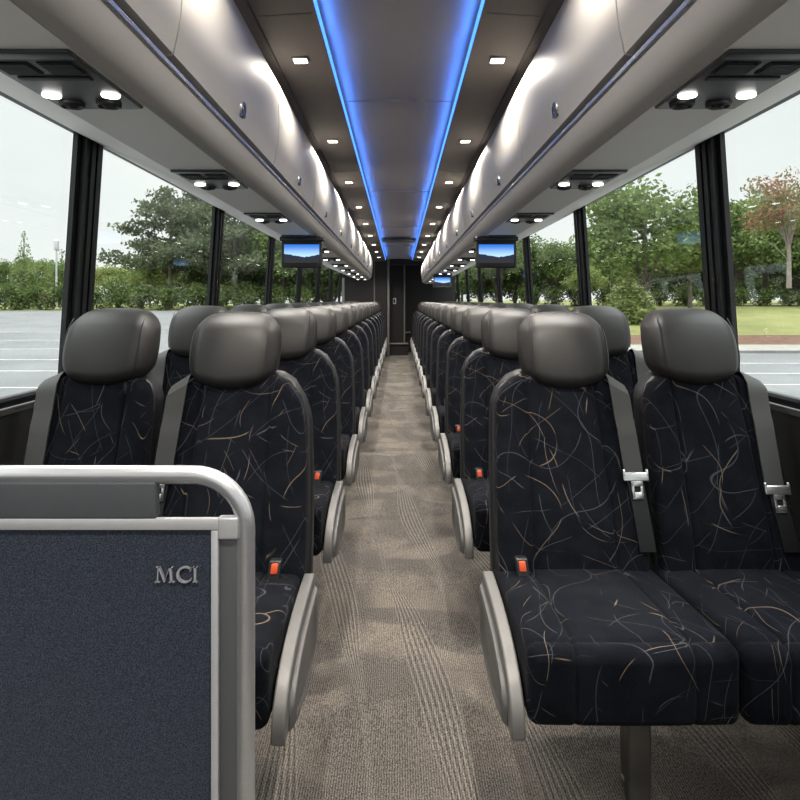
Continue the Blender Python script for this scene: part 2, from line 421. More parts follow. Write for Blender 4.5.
# front end behind the camera: dash wall, windscreen
m = MB(); m.box(-1.3, 1.3, Y0-.06, Y0, -.3, .75); m.box(-1.3, 1.3, Y0-.06, Y0, 2.15, 2.5)
for s in (-1, 1): m.box(min(s*1.2,s*1.32), max(s*1.2,s*1.32), Y0-.06, Y0, .75, 2.2)
struct(m.build('wall_front', M['wall']), 'dark front wall around the windscreen', 'wall')
m = MB(); m.box(-1.2, 1.2, Y0-.03, Y0-.024, .75, 2.15); struct(m.build('window_99', M['glass'], smooth=False), 'windscreen of the coach', 'window')

# ------------------------------------------------------------------ overhead luggage racks
def bin_profile(n=14):
    P = [(.470,.520),(.455,.60),(.450,.69),(.456,.78),(.475,.86),(.510,.935),(.556,.985)]
    out = []
    for i in range(len(P)-1):
        p0 = Vector(P[max(i-1,0)]); p1 = Vector(P[i]); p2 = Vector(P[i+1]); p3 = Vector(P[min(i+2,len(P)-1)])
        for j in range(3):
            t = j/3
            out.append(.5*((2*p1)+(-p0+p2)*t+(2*p0-5*p1+4*p2-p3)*t*t+(-p0+3*p1-3*p2+p3)*t**3))
    out.append(Vector(P[-1])); return out
BP = bin_profile()
def bin_x(z):
    for a, b in zip(BP, BP[1:]):
        if a.y <= z <= b.y: return a.x+(b.x-a.x)*(z-a.y)/(b.y-a.y)
    return BP[0].x
for s, nm, yend in ((-1, 'left', 10.25), (1, 'right', 12.25)):
    root = thing('overhead_luggage_rack', 'long overhead luggage rack with pale pearl doors above the %s seats' % nm, 'luggage rack', (s*.8, 5, 1.62), 'overhead luggage racks')
    off = Vector((s*.8, 5, 1.62))
    fn = lambda p: ceil_drop(p)-off
    yr = frange(-1.9, yend+.06, 14)
    m = MB()
    m.prism([(s*.535,EYE+.417),(s*.715,EYE+.417),(s*.72,EYE+.419),(s*1.165,EYE+.622),(s*1.165,EYE+.66),(s*.535,EYE+.45)], yr, fn)
    m.build('soffit', M['soffit'], root, ang=15)
    m = MB()
    m.prism([(s*.533,EYE+.4165),(s*.512,EYE+.424),(s*.494,EYE+.439),(s*.482,EYE+.460),(s*.4755,EYE+.485),(s*.50,EYE+.492),(s*.54,EYE+.45)], yr, fn)
    m.build('lip', M['lip'], root)
    m = MB(); m.prism([(s*.4745,EYE+.484),(s*.470,EYE+.489),(s*.4695,EYE+.497),(s*.473,EYE+.501),(s*.51,EYE+.503),(s*.51,EYE+.484)], yr, fn)
    m.build('metal_trim', M['chrome'], root)
    m = MB(); m.prism([(s*.495,EYE+.495),(s*.485,EYE+.66),(s*.50,EYE+.86),(s*.575,EYE+.975),(s*1.16,EYE+.975),(s*1.16,EYE+.64),(s*.6,EYE+.47)], yr, fn)
    m.build('carcass', M['recess'], root)
    nd = int(round(yend+1.75))
    yd = 1.25-3
    while yd < yend-.2:
        ya, yb = yd+.003, min(yd+1.0, yend)-.003
        pr = [(s*p.x, EYE+p.y) for p in BP] + [(s*(p.x+.018), EYE+p.y-.004) for p in BP[::-1]]
        m = MB(); m.prism(pr, [ya, ya+.3, ya+.6, yb], fn)
        d = m.build('door', M['bin'], root)
        if yb-ya > .8:
            yl = yd+.51; z = .572; x = bin_x(z)
            c = ceil_drop(Vector((s*x, yl, EYE+z)))-off
            nrm = Vector((-s, 0, -.12))
            m = MB(); m.disc(c, .021, .028, nrm, n=20, rings=((1,-.004),(1,.004),(.9,.007),(.78,.006),(.74,.002),(.0,.002)))
            m.build('latch_bezel', M['chrome'], d)
            m = MB(); m.disc(c+Vector((0,0,-.004)), .014, .018, nrm, n=16, rings=((1,.002),(1,.006),(.8,.008),(0,.008)))
            m.box(c.x-.006, c.x+.006, c.y-.014, c.y+.014, c.z-.024, c.z-.010)
            m.build('latch_handle', M['bluec'], d)
        yd += 1.0
    # end cap
    m = MB(); m.prism([(s*.478,EYE+.45),(s*.465,EYE+.52),(s*.452,EYE+.69),(s*.475,EYE+.86),(s*.556,EYE+.985),(s*1.165,EYE+.985),(s*1.165,EYE+.622),(s*.715,EYE+.417),(s*.535,EYE+.417)], [yend+.06, yend+.075], fn)
    m.build('end_cap', M['lip'], root)

# ------------------------------------------------------------------ passenger service units under the racks
def make_psu(label, s, loc):
    root = thing('service_panel', label, 'overhead panel', loc, 'service panels above the seats')
    m = MB(); m.rbox(-.085, .085, -.145, .145, -.005, .01, .004, (2,2,1), 2)
    m.rbox(-.085, .085, -.145, -.118, -.007, .0, .003, (2,1,1), 2)
    m.build('panel', M['psu'], root)
    for x0 in (-.07, .008):
        m = MB(); m.box(x0, x0+.062, -.105, -.055, -.0075, -.002)
        for j in range(9):
            m.box(x0+.003, x0+.059, -.102+j*.0052, -.0995+j*.0052, -.0095, -.007)
        m.build('speaker_grille', M['psu2'], root)
    m = MB(); m.rbox(-.065, .065, -.042, -.024, -.0085, -.004, .002, (1,1,1), 2); m.build('slot', M['psu2'], root)
    for x in (-.058, .058):
        m = MB(); m.disc((x, .055, -.005), .018, .0155, (0,0,-1), rings=((1,-.002),(1,.002),(.94,.004),(.5,.0055),(0,.006)))
        m.build('reading_lamp', M['read'], root)
    for x in (-.045, .03):
        m = MB(); m.disc((x, .105, -.006), .025, .022, (0,0,-1), rings=((1,-.002),(1,.004),(.85,.007),(.7,.004),(.45,.004),(.4,.009),(.2,.011),(0,.011)))
        m.build('air_nozzle', M['psu2'], root)
    return root
reading = []
for s, nm, cnt in ((-1,'left',11),(1,'right',12)):
    first = None
    for i in range(cnt):
        loc = (s*.625, 1.125+.88*i, EYE+.4165)
        r = None
        lb = 'dark overhead panel with two reading lamps, %s from the front above the %s seats' % (ORD[i], nm)
        if first is None: r = first = make_psu(lb, s, loc)
        else: r = dup(first, loc, lb)
        for x in (-.058, .058):
            L = bpy.data.lights.new('reading_light', 'AREA'); L.shape = 'DISK'; L.size = .036; L.energy = .9; L.color = (1,.96,.9); L.spread = math.radians(120)
            reading.append((r, x, L))

for r, x, L in reading:
    lo = bpy.data.objects.new('reading_light_glow', L); C.objects.link(lo); lo.parent = r; lo.location = (x, .055, -.016)
# ------------------------------------------------------------------ ceiling downlights, strips, vent
def make_down(label, loc):
    root = thing('ceiling_downlight', label, 'ceiling light', loc, 'ceiling downlights')
    m = MB(); m.rbox(-.034, .034, -.030, .030, -.005, .006, .005, (1,1,1), 2); m.build('bezel', M['ceilside'], root)
    m = MB(); m.rbox(-.027, .027, -.022, .022, -.008, -.001, .0035, (1,1,1), 2); m.build('lens', M['lamp'], root)
    return root
first = None
for s, nm in ((-1,'left'),(1,'right')):
    for i in range(12):
        y = 2.42+1.17*i if i < 9 else 2.42-1.17*(i-8)
        p = ceil_drop(Vector((s*.397, y, EYE+.990)))
        lb = 'small warm ceiling downlight, %s from the front, %s of the blue strips' % (ORD[i], nm) if i < 9 else 'small warm ceiling downlight over the front of the coach, out of view'
        if first is None: r = first = make_down(lb, p)
        else: r = dup(first, p, lb, 'ceiling downlights' if i < 9 else 'front downlights out of view')
        L = bpy.data.lights.new('downlight', 'AREA'); L.shape = 'DISK'; L.size = .05; L.energy = 4.4 if i < 9 else (6.0 if i == 9 else 1.5); L.color = (1,.92,.81); L.spread = math.radians(145)
        lo = bpy.data.objects.new('downlight_glow', L); C.objects.link(lo); lo.parent = r; lo.location = (0,0,-.012)
for s, nm in ((-1,'left'),(1,'right')):
    m = MB(); m.prism([(s*.2825, EYE+1.0), (s*.2755, EYE+1.002), (s*.2755, EYE+1.016), (s*.2825, EYE+1.02)], frange(-1.9, 12.6, 12), ceil_drop)
    sl = tag(m.build('blue_light_strip', M['led']), 'glowing blue light strip along the %s edge of the centre ceiling' % nm, 'strip light', 'blue ceiling strips')
    for yy in frange(-1.2, 11.4, 9):
        L = bpy.data.lights.new('blue_strip_light', 'AREA'); L.shape = 'RECTANGLE'; L.size = 1.4; L.size_y = .012; L.energy = .5; L.color = (.06,.23,1.0); L.spread = math.radians(80)
        lo = bpy.data.objects.new('blue_strip_glow', L); C.objects.link(lo); lo.parent = sl
        e = math.radians(48); zz = Vector((s*math.cos(e), 0, -math.sin(e))); xx = Vector((0,1,0)); yy2 = zz.cross(xx)
        mm = Matrix((xx, yy2, zz)).transposed().to_4x4(); mm.translation = ceil_drop(Vector((s*.272, yy, EYE+1.006)))
        lo.matrix_local = mm
root = thing('ceiling_vent', 'grey slotted air vent across the far end of the centre ceiling', 'vent', ceil_drop(Vector((0, 9.1, EYE+1.035))))
m = MB(); m.rbox(-.255, .255, -.16, .16, -.03, .01, .012, (1,1,1), 2); m.build('vent_body', M['rtrim'], root)
m = MB()
for j in range(9): m.rbox(-.225+j*.0505, -.18+j*.0505, -.168, -.155, -.022, -.004, .003, (1,1,1), 1)
m.build('vent_slots', M['psu2'], root)

# ------------------------------------------------------------------ screens
def make_tv(label, loc):
    root = thing('drop_down_screen', label, 'screen', loc, 'drop-down screens')
    m = MB(); m.rbox(-.125, .125, 0, .035, -.19, -.018, .008, (1,1,1), 2); m.build('housing', M['black'], root)
    m = MB(); m.rbox(-.135, .135, -.012, .06, -.026, .002, .006, (1,1,1), 2); m.build('hinge_bracket', M['black'], root)
    m = MB(); m.box(-.108, .108, -.002, .004, -.160, -.047); m.build('display', M['screen'], root, smooth=False)
    return root
tv = make_tv('drop-down screen with blue sky picture, below the left luggage rack', (-.60, 3.7, EYE+.414))
dup(tv, (.60, 3.7, EYE+.414), 'nearer drop-down screen with blue sky picture, below the right luggage rack')
dup(tv, (.60, 8.3, EYE+.414), 'far drop-down screen with blue picture, deep along the right luggage rack')

# ------------------------------------------------------------------ double seats
REC = math.tan(math.radians(18.5))
def lean(p):                                     # backrest plane: y grows with height
    return Vector((p.x, p.y + (p.z-.44)*REC, p.z))
def make_pair(s, label):
    WX = 1.168 if s > 0 else 1.142
    root = thing('double_seat', label, 'bus seat', (0,0,0), 'double seats along the aisle')
    def S(fn=None):
        return lambda p: (lambda q: Vector((s*q.x, q.y, q.z)))(fn(p) if fn else p)
    for (x0, x1, hx) in ((.275, .728, .028 if s > 0 else .022), (.736, WX, -.012 if s > 0 else -.016)):
        win = x0 > .5; hz = .012 if win else 0; bw = 0 if win else (.008 if s > 0 else .026)
        cx = (x0+x1)/2; hw = (x1-x0)/2
        def cush(p, cx=cx, hw=hw):
            u = (p.x-cx)/hw; v = p.y/.5
            z = p.z
            t = max(0, (z-.315)/.155)
            z += t*(-.035*v + .012*math.cos(u*1.4)*math.sin(min(1, v)*2.6) - .012*max(0, 1-p.y/.06)**2)
            g = sum(math.exp(-((abs(u)-.56)/.022)**2) for _ in (0,))
            z -= .007*g*t
            y = p.y + (.006*g if p.y < .03 else 0) - .012*math.cos(u*1.3)*max(0, 1-p.y/.1)*(1 if t > .05 else .6)
            y += .02*(1-t)*max(0, 1-p.y/.12)*0
            gy = math.exp(-((p.y-.035)/.006)**2)*t
            return Vector((p.x, y, z-.004*gy))
        gx = [cx+sg*hw*.56+d for sg in (-1,1) for d in (-.012,-.006,-.003,0,.003,.006,.012)]
        m = MB(); m.rbox(x0, x1, .0, .50, .300, .475, .024, (8,8,3), 4, (gx, (.029,.035,.041,.05), ()), fn=S(cush))
        m.build('seat_cushion', M['fabric'], root)
        # backrest shell and pad
        def shell(p, cx=cx, hw=hw):
            u = (p.x-cx)/hw; t = (p.z-.36)/.62
            zz = p.z - max(0, t)**3*(.085*abs(u)**5)
            return lean(Vector((cx+(p.x-cx)*(1-.10*max(0,t)**1.5), p.y, zz)))
        m = MB(); m.rbox(x0+.004-bw, x1-.004, .468, .545, .36, .99, .022, (10,2,10), 3, fn=S(shell))
        m.build('back_shell', M['edge'], root)
        def pad(p, cx=cx, hw=hw):
            q = shell(p); u = (p.x-cx)/hw; t = (p.z-.40)/.56
            f = max(0, min(1, (.50-p.y)/.05))
            bulge = .014*math.cos(u*1.5)*math.sin(max(0, min(1, t))*3.0) + .018*abs(u)**2*(1 if t < .8 else .6)
            g = math.exp(-((abs(u)-.52)/.025)**2)
            # lumbar swell low in the back
            lum = .022*math.exp(-((t-.25)/.25)**2)*(1-u*u)
            q.y -= f*(bulge+lum-.009*g); return q
        gx = [cx+sg*hw*.52+d for sg in (-1,1) for d in (-.014,-.007,-.003,0,.003,.007,.014)]
        m = MB(); m.rbox(x0+.014-bw, x1-.014, .432, .50, .40, .980, .024, (10,1,10), 4, (gx,(),()), fn=S(pad))
        m.build('backrest', M['fabric'], root)
        # headrest, wraps over the top of the back
        hc = cx+hx
        def head(p, hc=hc):
            u = (p.x-hc)/.14; t = (p.z-.93)/.245
            f = max(0, min(1, (.53-p.y)/.12))
            z = p.z - (.030*abs(u)**3 if t > .5 else 0)*max(0, (t-.5)*2) + .034*abs(u)**2.2*max(0, (.5-t)*2)
            y = p.y - f*(.020*math.cos(u*1.2) + .020*math.sin(max(0,min(1,t))*math.pi)) + f*.025*max(0, t-.75)*4*.6
            z += hz
            x = hc + (p.x-hc)*(1 - .05*max(0, t-.6)/.4 - .06*max(0, .35-t)/.35)
            return lean(Vector((x, y, z)))
        m = MB(); m.rbox(hc-.140, hc+.140, .420, .545, .93, 1.175, .052, (8,3,6), 5, fn=S(head))
        h = m.build('headrest', M['leather'], root, ang=60)
        # stitched side seams of the headrest
        for sg in (-1, 1):
            m = MB(); pts = []
            for t in frange(.16, .93, 12):
                q = head(Vector((hc+sg*.118, .4215, .93+.245*t))); pts.append((s*q.x, q.y-.001, q.z))
            m.tube(pts, .0016, 6); m.build('seam', M['edge'], h)
        # shoulder belt lying on the outboard side of the pad
        bx = x1-.030-(.012 if win else 0)
        def front(z, x):
            q = pad(Vector((x, .432, z))); return q.y-.006
        m = MB(); pts = []
        zs = frange(.985, .665, 10)
        def ztop(x): return .982-.085*min(1, abs((x-cx)/hw))**5
        def strap(zs, xa, xb, w, mb, over=False):
            vs = []; fs = []; rows = []
            if over:
                rows += [(xa, None, .070), (xa, None, .030), (xa, None, .008)]
            rows += [(xa+(xb-xa)*i/(len(zs)-1), z, 0) for i, z in enumerate(zs)]
            for xm, z, back in rows:
                for k in (0, 1):
                    for dx in ((-w/2, w/2) if k == 0 else (w/2, -w/2)):
                        x = xm+dx; xe = min(x, x1-.024)
                        if z is None:
                            zt = ztop(x)+.012-(.012 if back < .02 else 0)-(.01 if back > .05 else 0)
                            y0_ = front(min(zt, .97), xe)+back; vs.append((s*x, y0_+.0, zt-(.004 if k else 0)))
                        else:
                            zl = min(z, ztop(x)-.012); yf = min(front(zl, xe), front(zl, xm))
                            vs.append((s*x, yf-(.002 if k == 0 else -.004), zl))
            n = len(rows)
            for i in range(n-1):
                for j in range(4): fs.append((i*4+j, i*4+(j+1)%4, i*4+4+(j+1)%4, i*4+4+j))
            fs += [(0,1,2,3), (4*n-4,4*n-3,4*n-2,4*n-1)]
            mb.add(vs, fs)
        xt = bx-.020; zt = .665 if win else .70; kk = -.022 if win else 0
        strap(frange(.955, zt, 10), xt-.002, xt+.012+kk, .054, m, True)
        b = m.build('shoulder_belt', M['belt'], root, ang=30)
        m = MB(); strap(frange(zt-.01, .50, 6), xt+.013+kk, xt+.026+kk, .046, m); m.build('lap_belt', M['edge'], root, ang=30)
        # silver tongue, T shape with slot
        yt = front(zt, xt+kk)-.008; xc = xt+.014+kk
        m = MB()
        def tl(p): return Vector((s*p.x, p.y+(p.z-zt)*REC, p.z))
        m.rbox(xc-.037, xc+.037, yt-.004, yt+.003, zt-.016, zt+.008, .003, (1,1,1), 2, fn=tl)
        for xx in (-.016, .009): m.rbox(xc+xx, xc+xx+.008, yt-.003, yt+.003, zt-.062, zt-.012, .0015, (1,1,1), 1, fn=tl)
        m.rbox(xc-.016, xc+.017, yt-.003, yt+.003, zt-.064, zt-.045, .0015, (1,1,1), 1, fn=tl)
        m.rbox(xc-.016, xc+.017, yt-.003, yt+.003, zt-.030, zt-.012, .0015, (1,1,1), 1, fn=tl)
        for xx in (-.037, .030): m.rbox(xc+xx, xc+xx+.007, yt-.004, yt+.003, zt-.004, zt+.016, .002, (1,1,1), 1, fn=tl)
        m.build('belt_tongue', M['chrome'], b)
        # buckle stalk on the inboard side
        if x0 > .5: continue
        kx = x0+.066
        def bl(p): return Vector((s*(p.x-(p.z-.47)*.10), p.y+(p.z-.45)*.25, p.z))
        m = MB(); m.rbox(kx-.017, kx+.017, .375, .40, .400, .497, .005, (1,1,1), 2, fn=bl)
        k = m.build('buckle', M['black'], root)
        m = MB(); m.rbox(kx-.0095, kx+.0095, .3715, .379, .465, .491, .003, (1,1,1), 1, fn=bl); m.build('release_button', M['red'], k)
    # aisle side end cap: curved rim and bulged inset plate
    arc = []
    for i in range(21):
        a = i/20*math.pi/2; n = 2/2.6
        arc.append((.43-.445*math.cos(a)**n, .285+.16*math.sin(a)**n))
    inner = [(.43-(.43-y)*.90-.0, .285+(z-.285)*.78) for y, z in arc]
    m = MB(); vs = []; fs = []; nn = len(arc)
    for (o, i2) in zip(arc, inner):
        for (x, pt) in ((.236, o), (.266, o), (.266, i2), (.236, i2)): vs.append((s*x, pt[0], pt[1]))
    for i in range(nn-1):
        for j in range(4): fs.append((i*4+j, i*4+(j+1)%4, i*4+4+(j+1)%4, i*4+4+j))
    fs += [(0,1,2,3), (4*nn-4,4*nn-3,4*nn-2,4*nn-1)]; m.add(vs, fs)
    rim = m.build('end_cap_rim', M['cap'], root, ang=40)
    bv = rim.modifiers.new('bevel', 'BEVEL'); bv.width = .004; bv.segments = 2; bv.limit_method = 'ANGLE'
    out = inner + [(.44, .30), (.42, .27), (.33, .245), (.20, .245), (.09, .265)]
    cy = sum(p[0] for p in out)/len(out); cz = sum(p[1] for p in out)/len(out)
    m = MB(); vs = []; fs = []; n = len(out); lay = ((1,.270),(1,.234),(.95,.227),(.80,.224),(.76,.229),(.3,.227))
    for f, x in lay:
        for y, z in out: vs.append((s*x, cy+(y-cy)*f, cz+(z-cz)*f))
    for i in range(len(lay)-1):
        for j in range(n): fs.append((i*n+j, i*n+(j+1)%n, i*n+n+(j+1)%n, i*n+n+j))
    fs += [tuple(range(n)), tuple((len(lay)-1)*n+j for j in range(n))]; m.add(vs, fs)
    m.build('end_cap_plate', M['capin'], root, ang=40)
    # frame under the cushions and pedestal leg
    m = MB(); m.tube([(s*.28,.10,.30),(s*1.19,.10,.30)], .016, 8); m.tube([(s*.28,.40,.30),(s*1.19,.40,.30)], .016, 8)
    m.rbox(min(s*.29,s*1.15), max(s*.29,s*1.15), .06, .46, .30, .33, .01, (1,1,1), 1)
    m.build('seat_frame', M['leg'], root)
    m = MB()
    m.prism([(.15,.31),(.42,.31),(.36,.27),(.27,.20),(.26,0.0),(.20,0.0),(.18,.25)], [s*.565, s*.595], axis='x')
    m.rbox(min(s*.55,s*.605), max(s*.55,s*.605), .165, .20, 0, .30, .006, (1,1,1), 2)
    m.rbox(min(s*.51,s*.56), max(s*.51,s*.56), .14, .2, .27, .315, .01, (1,1,1), 2)
    m.rbox(min(s*.558,s*.605), max(s*.558,s*.605), .14, .25, -.001, .014, .005, (1,1,1), 1)
    m.build('leg', M['leg'], root)
    return root
NROW = 13
for s, nm, yf in ((1,'right',1.27), (-1,'left',1.235)):
    proto = None
    for i in range(NROW):
        y = yf + .88*i + (.02 if i == 0 and s < 0 else 0)
        loc = (0, y, floor_z(y+.2)+ (.0))
        if i == 0: lb = ('front double seat right of the aisle, fully visible cushions, black patterned fabric' if s > 0 else 'front double seat left of the aisle, partly hidden behind the navy barrier panel')
        elif i == NROW-1: lb = 'rearmost double seat %s of the aisle, next to the dark rear bulkhead' % nm
        else: lb = 'black patterned double seat with grey headrests, %s from the front, %s of the aisle' % (ORD[i], nm)
        if proto is None: proto = make_pair(s, lb); proto.location = loc
        else: dup(proto, loc, lb)

# ------------------------------------------------------------------ barrier panel in the left foreground
D = .85; k = D/600
def bx(px): return (px-399)*k
def bz(py): return EYE-(py-304)*k
def fx(px, d): return (px-399)*(D-d)/600
def fz(py, d): return EYE-(py-304)*(D-d)/600
root = thing('barrier_panel', 'navy carpeted barrier with bent steel rail and raised silver letters, in front of left seats', 'barrier', (0,0,0))
xr = bx(245.8); zr = bz(474.6); R = .075; pts = [(-1.19, D, zr), (xr-R, D, zr)]
for j in range(1, 13):
    a = j/12*math.pi/2; pts.append((xr-R+R*math.sin(a), D, zr-R+R*math.cos(a)))
pts += [(xr, D, .4), (xr, D, floor_z(D)-.0)]
m = MB(); m.tube(pts, .0128, 20); m.build('rail', M['steel'], root, ang=60)
m = MB(); m.rbox(-1.19, fx(156, .014), D-.0145, D+.002, fz(519.5, .014), fz(482, .014), .004, (1,1,1), 2); m.build('rail_pad', M['pad'], root)
m = MB(); m.rbox(-1.19, fx(218.6, .014), D-.014, D-.005, fz(530.5, .014), fz(518.8, .014), .002, (1,1,1), 1)
m.rbox(fx(210.6, .014), fx(218, .014), D-.014, D-.005, .06, fz(530.6, .014), .002, (1,1,1), 1)
m.rbox(-1.19, fx(218, .014), D-.014, D+.014, .05, .066, .002, (1,1,1), 1); m.build('frame', M['alu'], root)
m = MB(); m.rbox(fx(217.2, .014), fx(238.5, .014), D-.015, D-.002, fz(540, .014), fz(517.2, .014), .004, (1,1,1), 2)
m.build('bracket', M['alu'], root)
m = MB(); m.rbox(fx(218.2, .014), fx(238.5, .014), D-.013, D+.013, .06, .09, .004, (1,1,1), 2); m.build('bracket', M['alu'], root)
m = MB(); m.rbox(fx(216.5, .014), fx(237, .014), D-.006, D+.010, .05, fz(541, .014), .002, (1,1,1), 1); m.build('post_strip', M['post'], root)
m = MB(); m.box(-1.19, fx(212, .014), D-.008, D+.008, .06, fz(529, .014)); m.build('carpet_panel', M['navy'], root, smooth=False)
# letters, raised serif capitals  (unit height 1)
def letters():
    m = MB()
    h = fz(567.3,.0125)-fz(583,.0125); x0 = fx(154.5,.0125); z0 = fz(583,.0125); y0, y1 = D-.0125, D-.0075
    def poly(pts): m.prism([(x0+a*h, z0+b*h) for a, b in pts], [y0, y1])
    th, tk, sr = .055, .13, .055
    # M
    poly([(.12,0),(.19,0),(.27,1),(.20,1)]); poly([(.0,0),(.32,0),(.32,sr),(0,sr)]); poly([(.08,1-sr),(.27,1-sr),(.27,1),(.08,1)])
    poly([(.20,1),(.32,1),(.66,.12),(.60,0)]); poly([(.60,0),(.66,.16),(.98,1),(.92,1)])
    poly([(.92,1),(1.05,1),(1.14,0),(1.0,0)]); poly([(.90,0),(1.25,0),(1.25,sr),(.90,sr)]); poly([(.95,1-sr),(1.16,1-sr),(1.16,1),(.95,1)])
    # C
    N = 22; vs = []; fs = []; cxx = 1.90
    for i in range(N+1):
        a = math.radians(50+260*i/N); t = .5+.5*math.cos(a-math.pi)
        ro = .52; w = .05+.10*t**1.5
        for y in (y0, y1):
            vs.append((x0+(cxx+ro*math.cos(a))*h, y, z0+(.5+ro*math.sin(a))*h))
            vs.append((x0+(cxx+(ro-w)*math.cos(a))*h, y, z0+(.5+(ro-w)*math.sin(a))*h))
    for i in range(N):
        a = i*4
        fs += [(a,a+1,a+5,a+4),(a+2,a+6,a+7,a+3),(a,a+4,a+6,a+2),(a+1,a+3,a+7,a+5)]
    fs += [(0,2,3,1),(N*4,N*4+1,N*4+3,N*4+2)]; m.add(vs, fs)
    poly([(2.25,.70),(2.30,.70),(2.30,.94),(2.25,.90)]); poly([(2.25,.20),(2.30,.08),(2.32,.26),(2.28,.28)])
    # I
    poly([(2.50,0),(2.63,0),(2.63,1),(2.50,1)]); poly([(2.42,0),(2.71,0),(2.71,sr),(2.42,sr)]); poly([(2.42,1-sr),(2.71,1-sr),(2.71,1),(2.42,1)])
    return m
letters().build('raised_letters', M['letter'], root, smooth=False)

# ------------------------------------------------------------------ outside: lot, lawn, trees
def strip(name, matl, x0, x1, prof, label, cat):
    m = MB(); vs = []; fs = []
    for y, z in prof:
        vs += [(x0, y, z), (x1, y, z), (x1, y, z-.3), (x0, y, z-.3)]
    for i in range(len(prof)-1):
        for j in range(4): fs.append((i*4+j, i*4+(j+1)%4, i*4+4+(j+1)%4, i*4+4+j))
    n = len(prof); fs += [(0,1,2,3), (4*n-4,4*n-3,4*n-2,4*n-1)]; m.add(vs, fs)
    o = m.build(name, matl, smooth=False); o['kind'] = 'structure'; o['label'] = label; o['category'] = cat
    return o
LP = [(-30,-1.35),(14,-1.35),(62,.50)]
RP = [(-30,-1.35),(14,-1.35),(28,-1.10)]
def gz(P, y):
    for (a, b), (c, d) in zip(P, P[1:]):
        if a <= y <= c: return b+(d-b)*(y-a)/(c-a)
    return P[-1][1]
strip('parking_lot', M['asphalt'], -90, 0, LP, 'grey asphalt parking lot seen through the left windows', 'parking lot')
strip('verge', M['lawn'], -90, 0, [(62,.5),(64,.62),(160,1.5)], 'grassy verge beyond the left parking lot', 'lawn')
strip('parking_lot', M['asphalt'], 0, 90, RP, 'grey asphalt parking lot seen through the right windows', 'parking lot')
strip('footpath', M['path'], 0, 90, [(28,-.97),(31.5,-.93)], 'pale concrete path between lot and mulch bed', 'path')
strip('mulch_bed', M['mulch'], 0, 90, [(31.5,-.98),(36.5,-.68)], 'red-brown mulch bed at the edge of the lawn', 'mulch bed')
strip('lawn', M['lawn'], 0, 90, [(36.5,-.68),(60,.96),(160,2.2)], 'green lawn rising beyond the right windows', 'lawn')
RL = [(36.5,-.68),(60,.96),(160,2.2)]
LV = [(62,.5),(64,.62),(160,1.5)]
for i, (y, x0, x1) in enumerate(((17.2,-34,-9),(20.4,-36,-10),(23.4,-38,-11),(27,-30,-12),(31,-44,-13),(36,-48,-14))):
    z = gz(LP, y); m = MB(); m.box(x0, x1, y, y+.15, z-.1, z+.02)
    tag(m.build('parking_line', M['stripe']), 'painted white stall line, %s from the coach, on the left lot' % ORD[i], 'parking line', 'parking lines')
for i, (y, x0, x1) in enumerate(((15.6,8,22),(18.2,9,16),(20.8,10,24),(23.8,12,26))):
    z = gz(RP, y); m = MB(); m.box(x0, x1, y, y+.15, z-.1, z+.02)
    tag(m.build('parking_line', M['stripe']), 'painted white stall line, %s from the coach, on the right lot' % ORD[i], 'parking line', 'parking lines')

def leaves(blobs, n, size, rng, flat=.0, shell=.55):
    m = MB(); tot = sum(b[3]*b[4]*b[5] for b in blobs)
    vs = []; fs = []
    for (cx, cy, cz, rx, ry, rz) in blobs:
        c = max(4, int(n*rx*ry*rz/tot))
        for _ in range(c):
            d = Vector((rng.gauss(0,1), rng.gauss(0,1), rng.gauss(0,1))).normalized()
            r = shell+(1-shell)*rng.random()**.6
            r *= .85+.3*rng.random()
            p = Vector((cx+d.x*rx*r, cy+d.y*ry*r, cz+d.z*rz*r))
            a = Vector((rng.gauss(0,1), rng.gauss(0,1), rng.gauss(0,1)*(1-flat))).normalized()
            b = a.orthogonal().normalized(); b = (Matrix.Rotation(rng.random()*6.28, 3, a) @ b)
            q = a.cross(b); sz = size*(.6+.8*rng.random())
            i = len(vs)
            vs += [p-b*sz*.5, p+q*sz*.32+a*sz*.08, p+b*sz*.5, p-q*sz*.32+a*sz*.08]
            fs.append((i,i+1,i+2,i+3))
    return m.add(vs, fs)
def trunk(h, r, rng, branches=(), lean_=.0):
    m = MB(); pts = [Vector((lean_*math.sin(t*2), lean_*.5*t, h*t)) for t in frange(0,1,7)]
    m.tube(pts, [r*(1-.75*t)+.01 for t in frange(0,1,7)], 8)
    for (z, dx, dy, dz, rr) in branches:
        p0 = Vector((0,0,z)); m.tube([p0, p0+Vector((dx*.5,dy*.5,dz*.62)), p0+Vector((dx,dy,dz))], [rr, rr*.65, rr*.2], 6)
    return m
def make_pine(name, label, seed, H, R, leafm, cat='tree'):
    rng = random.Random(seed); root = thing(name, label, cat, (0,0,0), None)
    br = []; blobs = []
    nb = 40
    for i in range(nb):
        t = .30+.68*i/(nb-1); z = H*t; L = R*(1.0-.80*((t-.30)/.7)**1.3)*(.65+.5*rng.random()); a = rng.random()*6.28
        dx, dy, dz = math.cos(a)*L, math.sin(a)*L, L*(.12+.2*rng.random())
        br.append((z, dx, dy, dz, .05*H/12))
        for q in (.5, .78, 1.0):
            w = L*(.22+.10*rng.random())+.34
            blobs.append((dx*q+rng.gauss(0,.2), dy*q+rng.gauss(0,.2), z+dz*q+.15, w, w, w*.42))
    trunk(H, .022*H, rng, br, .15).build('trunk', M['bark'], root)
    leaves(blobs, 11000, .33, rng, .3, .1).build('foliage', leafm, root, smooth=False, flip=False)
    return root
